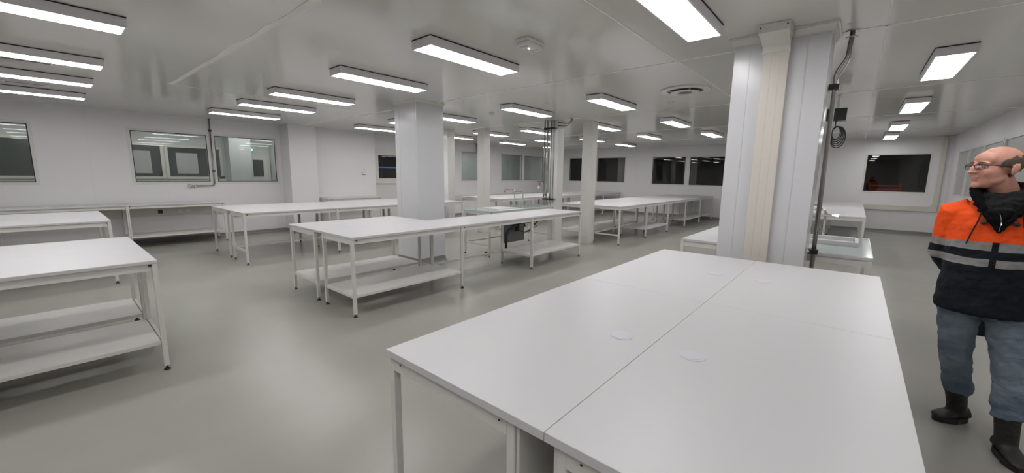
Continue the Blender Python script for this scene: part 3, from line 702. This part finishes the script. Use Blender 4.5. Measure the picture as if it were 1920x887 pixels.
# pipe and tap on the left wall
t = thing('wall_pipe', 'thin steel pipe down the left wall between two windows, ending in a hose tap', 'pipe', (XL, 2.68, 0))
bm = NB(); tube(bm, [(.04,0,H-.001),(.04,-.01,1.37)]+[(.04,-.01-.06*(1-math.cos(a)),1.37-.06*math.sin(a)-.04) for a in (.3,.7,1.1,1.57)]+[(.04,-.38,1.265)], .014, 10)
obj('pipe', bm, M['darksteel'], t, smooth=True)
for z in (2.57, 1.62):
    bm = NB(); box(bm, 0.001,.06,-.03,.03,z-.02,z+.02); obj('clamp', bm, M['black'], t, bevel=.004)
bm = NB(); tube(bm, [(.05,-.36,1.265),(.06,-.42,1.265)], .022, 10); tube(bm, [(.06,-.4,1.265),(.06,-.4,1.21)], .012, 8); tube(bm, [(.06,-.44,1.285)]+arc((.06,-.5,1.265), .035, 0, 2*PI, 12, 'yz')+[(.06,-.44,1.25)], .009, 8)
obj('tap', bm, M['chrome'], t, smooth=True)
bm = NB(); tube(bm, [(.075,-.42,1.265),(.085,-.46,1.268)], .012, 8); obj('tap_handle', bm, M['redrubber'], t)
# thermostat and switch on the lining
t = thing('wall_thermostat', 'small white control box on the boxed-out left wall', 'thermostat', (XL+.281, 6.45, 1.62))
bm = NB(); box(bm, 0,.03,-.05,.05,-.04,.04); obj('housing', bm, M['whiteplastic'], t, bevel=.005)
bm = NB(); box(bm, .002,.036,-.05,.05,-.055,-.045); obj('base_lip', bm, M['grey'], t)
bm = NB(); tube(bm, [(.01,.02,.04),(.01,.02,.16)], .006, 8); obj('antenna', bm, M['whiteplastic'], t)
# steel duct on far-left wall
t = thing('steel_duct', 'short shiny steel duct dropping from the ceiling to the far left window', 'duct', (XL+.12, 11.6, 2.5))
bm = NB(); cyl(bm, 0,0,0,H-2.501,.09,24); obj('duct_body', bm, M['chrome'], t, smooth=True)
bm = NB(); cyl(bm, 0,0,H-2.52,H-2.501,.11,24); obj('collar', bm, M['chrome'], t)
# window stickers in left window 3
t = thing('corridor_camera', 'small dark device on the sill inside the third left window', 'device', (XL-.16, 2.88, 1.46))
bm = NB(); box(bm, -.03,.03,-.06,.06,-.035,.035); obj('housing', bm, M['grey'], t, bevel=.004)
bm = NB(); box(bm, .03,.035,-.045,-.005,-.02,.02); box(bm, .03,.035,.005,.045,-.02,.02); obj('socket', bm, M['black'], t)
bm = NB(); box(bm, -.05,.05,-.06,.06,-.1,-.035); obj('bracket', bm, M['whiteplastic'], t)

# ------------------------------------------------------------------ the man
def coords_mat(name, build):
    Mx = bpy.data.materials.new(name); Mx.use_nodes = True; build(Mx.node_tree, Mx.node_tree.nodes['Principled BSDF']); return Mx
def hivis(nt, b):
    N = nt.nodes; Lk = nt.links
    tc = N.new('ShaderNodeTexCoord'); sp = N.new('ShaderNodeSeparateXYZ'); Lk.new(tc.outputs['Object'], sp.inputs[0])
    nz = N.new('ShaderNodeTexNoise'); nz.inputs['Scale'].default_value = 6; Lk.new(tc.outputs['Object'], nz.inputs['Vector'])
    ad = N.new('ShaderNodeMath'); ad.operation = 'MULTIPLY_ADD'; ad.inputs[1].default_value = .03; Lk.new(nz.outputs['Fac'], ad.inputs[0]); Lk.new(sp.outputs[2], ad.inputs[2])
    # placket: navy below the upper band, front middle
    mr = N.new('ShaderNodeMapRange'); mr.inputs[1].default_value = .75; mr.inputs[2].default_value = 1.55; Lk.new(ad.outputs[0], mr.inputs[0])
    cr = N.new('ShaderNodeValToRGB'); cr.color_ramp.interpolation = 'CONSTANT'
    e = cr.color_ramp.elements
    navy = (.006,.009,.013,1); sil = (.27,.265,.26,1); org = (.93,.095,.012,1)
    def pos(z): return (z+.015-.75)/.8
    e[0].position = 0; e[0].color = navy; e[1].position = pos(1.112); e[1].color = sil
    for z, c in ((1.154,navy),(1.203,sil),(1.250,org)):
        q = e.new(pos(z)); q.color = c
    Lk.new(mr.outputs[0], cr.inputs[0])
    ax = N.new('ShaderNodeMath'); ax.operation = 'ABSOLUTE'; 
    sx = N.new('ShaderNodeMath'); sx.operation = 'ADD'; sx.inputs[1].default_value = .0; Lk.new(sp.outputs[0], sx.inputs[0]); Lk.new(sx.outputs[0], ax.inputs[0])
    lt = N.new('ShaderNodeMath'); lt.operation = 'LESS_THAN'; lt.inputs[1].default_value = .013; Lk.new(ax.outputs[0], lt.inputs[0])
    lz = N.new('ShaderNodeMath'); lz.operation = 'LESS_THAN'; lz.inputs[1].default_value = 1.255; Lk.new(sp.outputs[2], lz.inputs[0])
    fy = N.new('ShaderNodeMath'); fy.operation = 'LESS_THAN'; fy.inputs[1].default_value = 0; Lk.new(sp.outputs[1], fy.inputs[0])
    m1 = N.new('ShaderNodeMath'); m1.operation = 'MULTIPLY'; Lk.new(lt.outputs[0], m1.inputs[0]); Lk.new(lz.outputs[0], m1.inputs[1])
    m2 = N.new('ShaderNodeMath'); m2.operation = 'MULTIPLY'; Lk.new(m1.outputs[0], m2.inputs[0]); Lk.new(fy.outputs[0], m2.inputs[1])
    mx = N.new('ShaderNodeMix'); mx.data_type = 'RGBA'; Lk.new(m2.outputs[0], mx.inputs['Factor']); Lk.new(cr.outputs['Color'], mx.inputs[6]); mx.inputs[7].default_value = navy
    Lk.new(mx.outputs[2], b.inputs['Base Color'])
    b.inputs['Roughness'].default_value = .75; b.inputs['Specular IOR Level'].default_value = .25
    n2 = N.new('ShaderNodeTexNoise'); n2.inputs['Scale'].default_value = 14; n2.inputs['Detail'].default_value = 4; Lk.new(tc.outputs['Object'], n2.inputs['Vector'])
    bp = N.new('ShaderNodeBump'); bp.inputs['Strength'].default_value = .5; bp.inputs['Distance'].default_value = .02; Lk.new(n2.outputs['Fac'], bp.inputs['Height']); Lk.new(bp.outputs['Normal'], b.inputs['Normal'])
M['hivis'] = coords_mat('hi_vis_fabric', hivis)
def denim(nt, b):
    N = nt.nodes; Lk = nt.links
    tc = N.new('ShaderNodeTexCoord')
    n1 = N.new('ShaderNodeTexNoise'); n1.inputs['Scale'].default_value = 5; n1.inputs['Detail'].default_value = 5; Lk.new(tc.outputs['Object'], n1.inputs['Vector'])
    cr = N.new('ShaderNodeValToRGB'); cr.color_ramp.elements[0].position = .35; cr.color_ramp.elements[1].position = .7
    cr.color_ramp.elements[0].color = (.10,.135,.18,1); cr.color_ramp.elements[1].color = (.27,.32,.37,1); Lk.new(n1.outputs['Fac'], cr.inputs[0])
    # horizontal whisker creases
    mp = N.new('ShaderNodeMapping'); mp.inputs['Scale'].default_value = (7, 7, 16); Lk.new(tc.outputs['Object'], mp.inputs[0])
    n2 = N.new('ShaderNodeTexNoise'); n2.inputs['Scale'].default_value = 1; n2.inputs['Detail'].default_value = 3; n2.inputs['Distortion'].default_value = .8; Lk.new(mp.outputs[0], n2.inputs['Vector'])
    bp = N.new('ShaderNodeBump'); bp.inputs['Strength'].default_value = .6; bp.inputs['Distance'].default_value = .02; Lk.new(n2.outputs['Fac'], bp.inputs['Height']); Lk.new(bp.outputs['Normal'], b.inputs['Normal'])
    Lk.new(cr.outputs[0], b.inputs['Base Color']); b.inputs['Roughness'].default_value = .8; b.inputs['Specular IOR Level'].default_value = .2
M['denim'] = coords_mat('blue_denim', denim)
M['skin'] = mat('skin', (.60,.30,.225), .5, spec=.35, bump=.15, bscale=120, mott=.10, mscale=14)
M['hair'] = mat('cropped_hair', (.13,.095,.075), .8, bump=.5, bscale=300, mott=.3, mscale=120)
M['scarf'] = mat('charcoal_knit', (.017,.018,.018), .95, spec=.1, bump=.5, bscale=90, mott=.3, mscale=40)
M['fleece'] = mat('black_fleece', (.006,.006,.007), .95, spec=.1, bump=.4, bscale=80)
M['boot'] = mat('worn_black_leather', (.018,.016,.015), .55, bump=.3, bscale=60, mott=.4, mscale=25)
M['sole'] = mat('boot_sole', (.03,.026,.022), .8, mott=.3, mscale=30)
M['eye'] = mat('eye_white', (.55,.52,.5), .2)
M['iris'] = mat('iris', (.04,.05,.05), .2)
M['lips'] = mat('lips', (.42,.19,.15), .5)

def remesh(o, v, it=3, f=.5):
    r = o.modifiers.new('remesh', 'REMESH'); r.mode = 'VOXEL'; r.voxel_size = v; r.use_smooth_shade = True
    s = o.modifiers.new('smooth', 'SMOOTH'); s.iterations = it; s.factor = f
def wrinkle(o, strength, scale, depth=2, name='folds'):
    tx = bpy.data.textures.new(name, 'CLOUDS'); tx.noise_scale = scale; tx.noise_depth = depth
    d = o.modifiers.new('displace', 'DISPLACE'); d.texture = tx; d.strength = strength; d.mid_level = .5; d.texture_coords = 'LOCAL'

man = bpy.data.objects
PX, PY, PR = .655, 3.62, -.13
HC = Vector((-.048, -.015, 1.678))       # head centre, local to the person
HY = math.radians(-52)                # head turned towards his right
HM = Matrix.Translation(HC) @ Euler((0, 0, HY)).to_matrix().to_4x4() @ Euler((math.radians(-3),0,0)).to_matrix().to_4x4()
def hp(p): return HM @ Vector(p)
def hell(bm, c, r, rot=(0,0,0), seg=20, rings=12):
    sub = NB(); ell(sub, c, r, rot, seg, rings)
    vs = {}
    for v in sub.verts: vs[v.index if v.index >= 0 else id(v)] = None
    sub.verts.index_update(); nv = [bm.verts.new(hp(v.co)) for v in sub.verts]
    for f in sub.faces: bm.faces.new([nv[v.index] for v in f.verts])
    sub.free()
# body: legs, trunk, arms, neck, head merged into one surface
R_HIP, R_KNE, R_ANK = (-.095,.03,.90), (-.065,.05,.50), (-.01,.20,.10)
L_HIP, L_KNE, L_ANK = (.095,.0,.90), (.15,-.05,.50), (.185,-.10,.10)
R_SHO, R_ELB, R_WRI = (-.185,.0,1.43), (-.205,.08,1.15), (-.07,.19,.94)
L_SHO, L_ELB, L_WRI = (.185,.0,1.43), (.21,.08,1.15), (.07,.205,.93)
bm = NB()
loft(bm, [sring(0,.01,z,a,b) for z,a,b in ((.84,.13,.10),(.92,.165,.12),(1.0,.165,.12),(1.1,.155,.115),(1.22,.165,.12),(1.34,.175,.12),(1.43,.16,.10),(1.48,.09,.075),(1.52,.06,.06))])
for hip,kne,ank in ((R_HIP,R_KNE,R_ANK),(L_HIP,L_KNE,L_ANK)): tube(bm, [hip, kne, tuple((Vector(kne)*.6+Vector(ank)*.4)), ank], [.088,.056,.056,.036], 16)
for sho,elb,wri in ((R_SHO,R_ELB,R_WRI),(L_SHO,L_ELB,L_WRI)): tube(bm, [sho, elb, wri], [.055,.042,.028], 14)
# hands clasped low behind the back, five fingers each
for s, wri in ((-1,R_WRI),(1,L_WRI)):
    w0 = Vector(wri); pd = Vector((-s*.65, .12, -.75)).normalized(); sd = Vector((0,1,0)).cross(pd).normalized()
    palm = [w0, w0+pd*.04, w0+pd*.085]; tube(bm, palm, [.026,.034,.032], 12)
    for j, (ln, off) in enumerate(((.062,-.024),(.072,-.008),(.068,.008),(.052,.023))):
        b0 = w0+pd*.08+sd*off; tube(bm, [b0, b0+pd*ln*.5+Vector((0,.006,0)), b0+pd*ln*.8+Vector((0,-.012,0)), b0+pd*ln*.9+Vector((0,-.03,0))], [.0095,.009,.008,.007], 8)
    b0 = w0+pd*.03+sd*(.028*s); tube(bm, [b0, b0+sd*.02*s+pd*.03, b0+sd*.018*s+pd*.055], [.011,.010,.008], 8)
tube(bm, [(0,.03,1.46), (-.005,.02,1.55), tuple(hp((0,.02,-.06)))], [.068,.062,.06], 20)
hell(bm, (0,.012,.035), (.079,.099,.086), seg=32, rings=22)       # cranium
hell(bm, (0,-.03,-.03), (.064,.070,.085), seg=28, rings=18)        # face
hell(bm, (0,-.045,-.078), (.050,.050,.045))                        # jaw
hell(bm, (0,-.082,-.105), (.024,.020,.018))                        # chin
hell(bm, (0,-.050,.042), (.062,.052,.048))                         # forehead
for s in (-1,1):
    hell(bm, (s*.030,-.090,.020), (.030,.014,.009), (0,s*.15,s*.25))   # brow ridges
    hell(bm, (s*.036,-.066,-.034), (.024,.028,.026))                  # cheeks
    hell(bm, (s*.047,-.015,-.066), (.016,.045,.026), (.45,0,0))          # jaw corners
    hell(bm, (s*.082,.020,-.012), (.009,.021,.034), (-.15,0,s*.35))   # ears
    hell(bm, (s*.084,.034,-.002), (.007,.010,.026), (-.15,0,s*.5))
    hell(bm, (s*.013,-.107,-.034), (.009,.012,.008))                  # nostril wings
    hell(bm, (s*.026,-.094,-.004), (.014,.006,.004), (0,s*.2,0))      # upper lids
hell(bm, (0,-.100,-.002), (.010,.016,.024), (.35,0,0))
hell(bm, (0,-.113,-.020), (.012,.017,.022), (.45,0,0))
hell(bm, (0,-.123,-.033), (.014,.014,.011))
hell(bm, (0,-.092,-.052), (.022,.016,.014))
hell(bm, (0,-.098,-.062), (.023,.010,.0055))
hell(bm, (0,-.095,-.075), (.020,.010,.0060))
person = obj('person', bm, M['skin'], smooth=True)
person.location = (PX, PY, 0); person.rotation_euler = (0,0,PR)
person['label'] = 'balding man in glasses and an orange and navy high-visibility jacket, looking left'
person['category'] = 'person'
remesh(person, .0036, 7, .5)
# lips, eyes, brows
bm = NB(); hell(bm, (0,-.1005,-.0635), (.021,.0085,.0035)); hell(bm, (0,-.0975,-.0735), (.018,.0085,.0042)); obj('lips', bm, M['lips'], person, smooth=True)
for s in (-1,1):
    bm = NB(); hell(bm, (s*.029,-.082,-.001), (.0135,.0135,.0135)); e = obj('eye', bm, M['eye'], person, smooth=True)
    bm = NB(); hell(bm, (s*.029-.001,-.0925,-.001), (.0055,.0035,.0055)); obj('iris', bm, M['iris'], e, smooth=True)
    bm = NB(); 
    hell(bm, (s*.031,-.101,.024), (.021,.005,.0035), (0,s*.12,s*.25)); obj('eyebrow', bm, M['hair'], person, smooth=True)
# short hair left at the sides and back
bm = NB(); sub = NB(); ell(sub, (0,.014,.034), (.0808,.1005,.086), seg=180, rings=140)
dele = []
for v in sub.verts:
    x, y, z = v.co
    top = .062 - max(0, -y-.0)*.9 + .012*(noise.noise(Vector((x*30,y*30,z*30)))+.25*noise.noise(Vector((x*160,y*160,z*160))))
    if y > .05: top = .072
    if z > top or y < -.035-(.034-z)*.2 or z < (-.045 if y > .03 else .0) : dele.append(v)
bmesh.ops.delete(sub, geom=dele, context='VERTS')
sub.verts.index_update(); nv = [bm.verts.new(hp(v.co)) for v in sub.verts]
for f in sub.faces: bm.faces.new([nv[v.index] for v in f.verts])
sub.free()
hr = obj('hair', bm, M['hair'], person, smooth=True)
so = hr.modifiers.new('solid', 'SOLIDIFY'); so.thickness = .004; so.offset = 0
# glasses
gl = None
bm = NB()
def lens_pts(s, n=28):
    o = []
    for k in range(n+1):
        a = 2*PI*k/n; c, q = math.cos(a), math.sin(a)
        o.append(hp((s*.034+.026*math.copysign(abs(c)**.7,c), -.118+.012*abs(s*.034+.026*c-0)/.06, -.001+.0165*math.copysign(abs(q)**.75,q))))
    return o
for s in (-1,1):
    tube(bm, lens_pts(s), .0016, 6, cap=False)
    tube(bm, [hp((s*.060,-.106,.006)), hp((s*.078,-.085,.007)), hp((s*.084,-.02,.006)), hp((s*.088,.02,.0)), hp((s*.087,.045,-.02))], .0022, 6)
tube(bm, [hp((-.009,-.118,.004)), hp((0,-.121,.007)), hp((.009,-.118,.004))], .0018, 6)
gl = obj('glasses', bm, M['black'], person, smooth=True)
bm = NB()
for s in (-1,1):
    v = [bm.verts.new(p) for p in lens_pts(s)[:-1]]; bm.faces.new(v)
obj('lens', bm, M['lens'], gl)
# jeans
bm = NB()
loft(bm, [sring(0,.012,z,a,b) for z,a,b in ((.80,.155,.125),(.86,.185,.138),(.95,.19,.14),(1.02,.18,.13))])
V = Vector
def legtube(hip,kne,ank,hem):
    hip,kne,ank = V(hip),V(kne),V(ank)
    pts = [hip+V((0,0,.02)), hip.lerp(kne,.3), hip.lerp(kne,.65), kne, kne.lerp(ank,.2), kne.lerp(ank,.33), kne.lerp(ank,.42), kne.lerp(ank,.48), kne.lerp(ank,.54), V(hem)]
    tube(bm, pts, [.100,.098,.084,.073,.069,.068,.069,.072,.069,.074], 24)
legtube(R_HIP,R_KNE,R_ANK,(-.02,.175,.255)); legtube(L_HIP,L_KNE,L_ANK,(.178,-.085,.235))
jn = obj('jeans', bm, M['denim'], person, smooth=True)
remesh(jn, .007, 3, .5); wrinkle(jn, .022, .07)
# jacket
bm = NB()
loft(bm, [sring(0,.01,z,a,b,40,2.5) for z,a,b in ((.815,.196,.158),(.835,.203,.163),(.9,.202,.160),(1.0,.196,.155),(1.12,.192,.152),(1.24,.198,.152),(1.34,.205,.150),(1.41,.198,.134),(1.455,.155,.112),(1.49,.105,.095),(1.505,.08,.085))])
for s, sho, elb, wri in ((-1,R_SHO,R_ELB,R_WRI),(1,L_SHO,L_ELB,L_WRI)):
    sh = V(sho)+V((s*-.02,0,-.02)); el = V(elb); wr = V(wri)
    tube(bm, [sh+V((-s*.03,0,.0)), sh, sh.lerp(el,.3), sh.lerp(el,.7), el, el.lerp(wr,.35), el.lerp(wr,.8), wr], [.085,.088,.080,.070,.066,.062,.052,.046], 22)
jk = obj('jacket', bm, M['hivis'], person, smooth=True)
remesh(jk, .007, 3, .5); wrinkle(jk, .018, .09); wrinkle(jk, .008, .03, 2, 'small_folds')
# V opening: black lining, collar and hood
def front_y(x, z):   # jacket front surface
    a = .205 if z > 1.3 else .198; b = .152 if z < 1.34 else .152-(z-1.34)*.33
    return .01-b*math.sqrt(max(0, 1-(abs(x)/a)**2.5))-.002
bm = NB()
rows_ = []
for i in range(9):
    z = 1.31+i*(1.50-1.31)/8; hw = .005+.075*(i/8)
    rows_.append([bm.verts.new((hw*q/4, front_y(hw*q/4, z)-.008+.004*abs(q)/4, z)) for q in range(-4,5)])
for i in range(8):
    for q in range(8): bm.faces.new([rows_[i][q],rows_[i][q+1],rows_[i+1][q+1],rows_[i+1][q]])
ln = obj('lining', bm, M['fleece'], jk, smooth=True)
so = ln.modifiers.new('solid', 'SOLIDIFY'); so.thickness = .008; so.offset = 0
# rolled collar and hood behind the neck
bm = NB()
for s in (-1,1):
    tube(bm, [(s*.008,-.150,1.325),(s*.035,-.150,1.38),(s*.075,-.128,1.45),(s*.105,-.075,1.515),(s*.108,.0,1.55),(s*.085,.065,1.56),(0,.10,1.56)], [.009,.013,.018,.024,.030,.038,.044], 14)
hd = obj('hood', bm, M['fleece'], jk, smooth=True); remesh(hd, .006, 3); wrinkle(hd, .015, .03, 2, 'hood_folds')
bm = NB(); n = 40
for (rr, zz, cy, sc) in ((.034,1.515,-.01,1.0),(.032,1.475,-.03,1.08),(.028,1.44,-.05,1.0)):
    tube(bm, [(.078*sc*math.cos(2*PI*k/n), cy+.082*sc*math.sin(2*PI*k/n), zz+.012*math.sin(2*PI*k/n+.8)) for k in range(n+1)], rr, 12, cap=False)
ell(bm, (-.01,-.115,1.42), (.06,.035,.06)); ell(bm, (.03,-.10,1.47), (.06,.04,.05))
sc_ = obj('scarf', bm, M['scarf'], person, smooth=True); remesh(sc_, .006, 3); wrinkle(sc_, .02, .03, 2, 'scarf_folds')
# zip, drawcords, toggles
bm = NB(); tube(bm, [(-.008,-.150,1.42),(0,-.158,1.39),(.003,-.160,1.36),(0,-.158,1.32)], .002, 6); tube(bm, [(.003,-.163,1.37),(.004,-.166,1.355)], .004, 6); obj('zip', bm, M['chrome'], jk)
for s in (-1,1):
    bm = NB(); tube(bm, [(s*.075,-.150,1.42),(s*.085,front_y(.085,1.36)-.012,1.36),(s*.100,front_y(.10,1.30)-.014,1.30),(s*.112,front_y(.112,1.23)-.012,1.235)], .0035, 6); obj('drawcord', bm, M['black'], jk)
    bm = NB(); ell(bm, (s*.058, front_y(.058,1.365)-.014, 1.365), (.016,.008,.012), (0,s*.5,0), 12, 8); obj('toggle', bm, M['black'], jk)
# boots
def boot(ank, toe, kne, name='boot'):
    ank = V(ank); toe = V(toe); up = (V(kne)-ank).normalized(); d = (toe-ank); d.z = 0; L = d.length; d.normalize(); n_ = V((-d.y, d.x, 0))
    bm = NB(); rings = []
    heel = V((ank.x, ank.y, 0))-d*.075
    Lt = L+.075
    prof = [(-.0,.030,.07,.03),(.02,.040,.115,.028),(.05,.043,.13,.028),(.35,.044,.115,.03),(.55,.048,.085,.028),(.75,.052,.068,.027),(.9,.046,.056,.027),(.98,.028,.042,.027)]
    for t_, wv, top, bot in prof:
        c = heel+d*(Lt*t_ if t_ > .05 else t_); r = []
        for k in range(20):
            a = 2*PI*k/20; u = wv*math.cos(a); vz = (top+bot)/2+(top-bot)/2*math.sin(a)*1.0
            r.append(c+n_*u+V((0,0,vz)))
        rings.append(r)
    loft(bm, rings)
    tube(bm, [ank+V((0,0,-.04)), ank+up*.03, ank+up*.10, ank+up*.18], [.050,.049,.052,.057], 18)
    b = obj(name, bm, M['boot'], person, smooth=True); remesh(b, .006, 3)
    bm = NB(); r0, r1 = [], []
    for k in range(28):
        a = 2*PI*k/28; c = heel+d*(Lt*(.5+.51*math.cos(a))); wv = .050*math.sin(a)*(1.08 if math.cos(a) > 0 else .9)
        r0.append((c.x+n_.x*wv, c.y+n_.y*wv, .001)); r1.append((c.x+n_.x*wv*1.02, c.y+n_.y*wv*1.02, .034))
    loft(bm, [r0, r1]); obj('sole', bm, M['sole'], b, bevel=.004)
    bm = NB()
    for j in range(4):
        c = ank+up*(.13-.032*j); rr = .0535-.001*j
        tube(bm, [c+(d*math.cos(q)+n_*math.sin(q))*rr for q in (-.5,-.25,0,.25,.5)], .003, 6)
    obj('laces', bm, M['black'], b)
boot((-.01,.20,.10), (-.105,.11,0), R_KNE); boot((.185,-.10,.10), (.255,-.27,0), L_KNE)
# dark bag held behind him in the right hand
t = thing('cloth_bag', 'dark navy cloth bag hanging between the legs behind the man', 'bag', (.695, 3.93, .56), PR)
bm = NB(); loft(bm, [sring(0,0,z,a,b,24,3) for z,a,b in ((.03,.07,.022),(.05,.078,.028),(.15,.074,.028),(.24,.058,.022),(.28,.04,.014))]); bg = obj('bag_body', bm, mat('navy_cloth', (.012,.018,.025), .85, bump=.4, bscale=40), t, smooth=True)
bm = NB(); tube(bm, [(-.03,0,.27),(-.025,-.03,.31),(-.02,-.055,.345),(.0,-.06,.35),(.02,-.055,.34),(.03,-.03,.31),(.03,0,.27)], .006, 8); obj('handle', bm, M['fleece'], t)
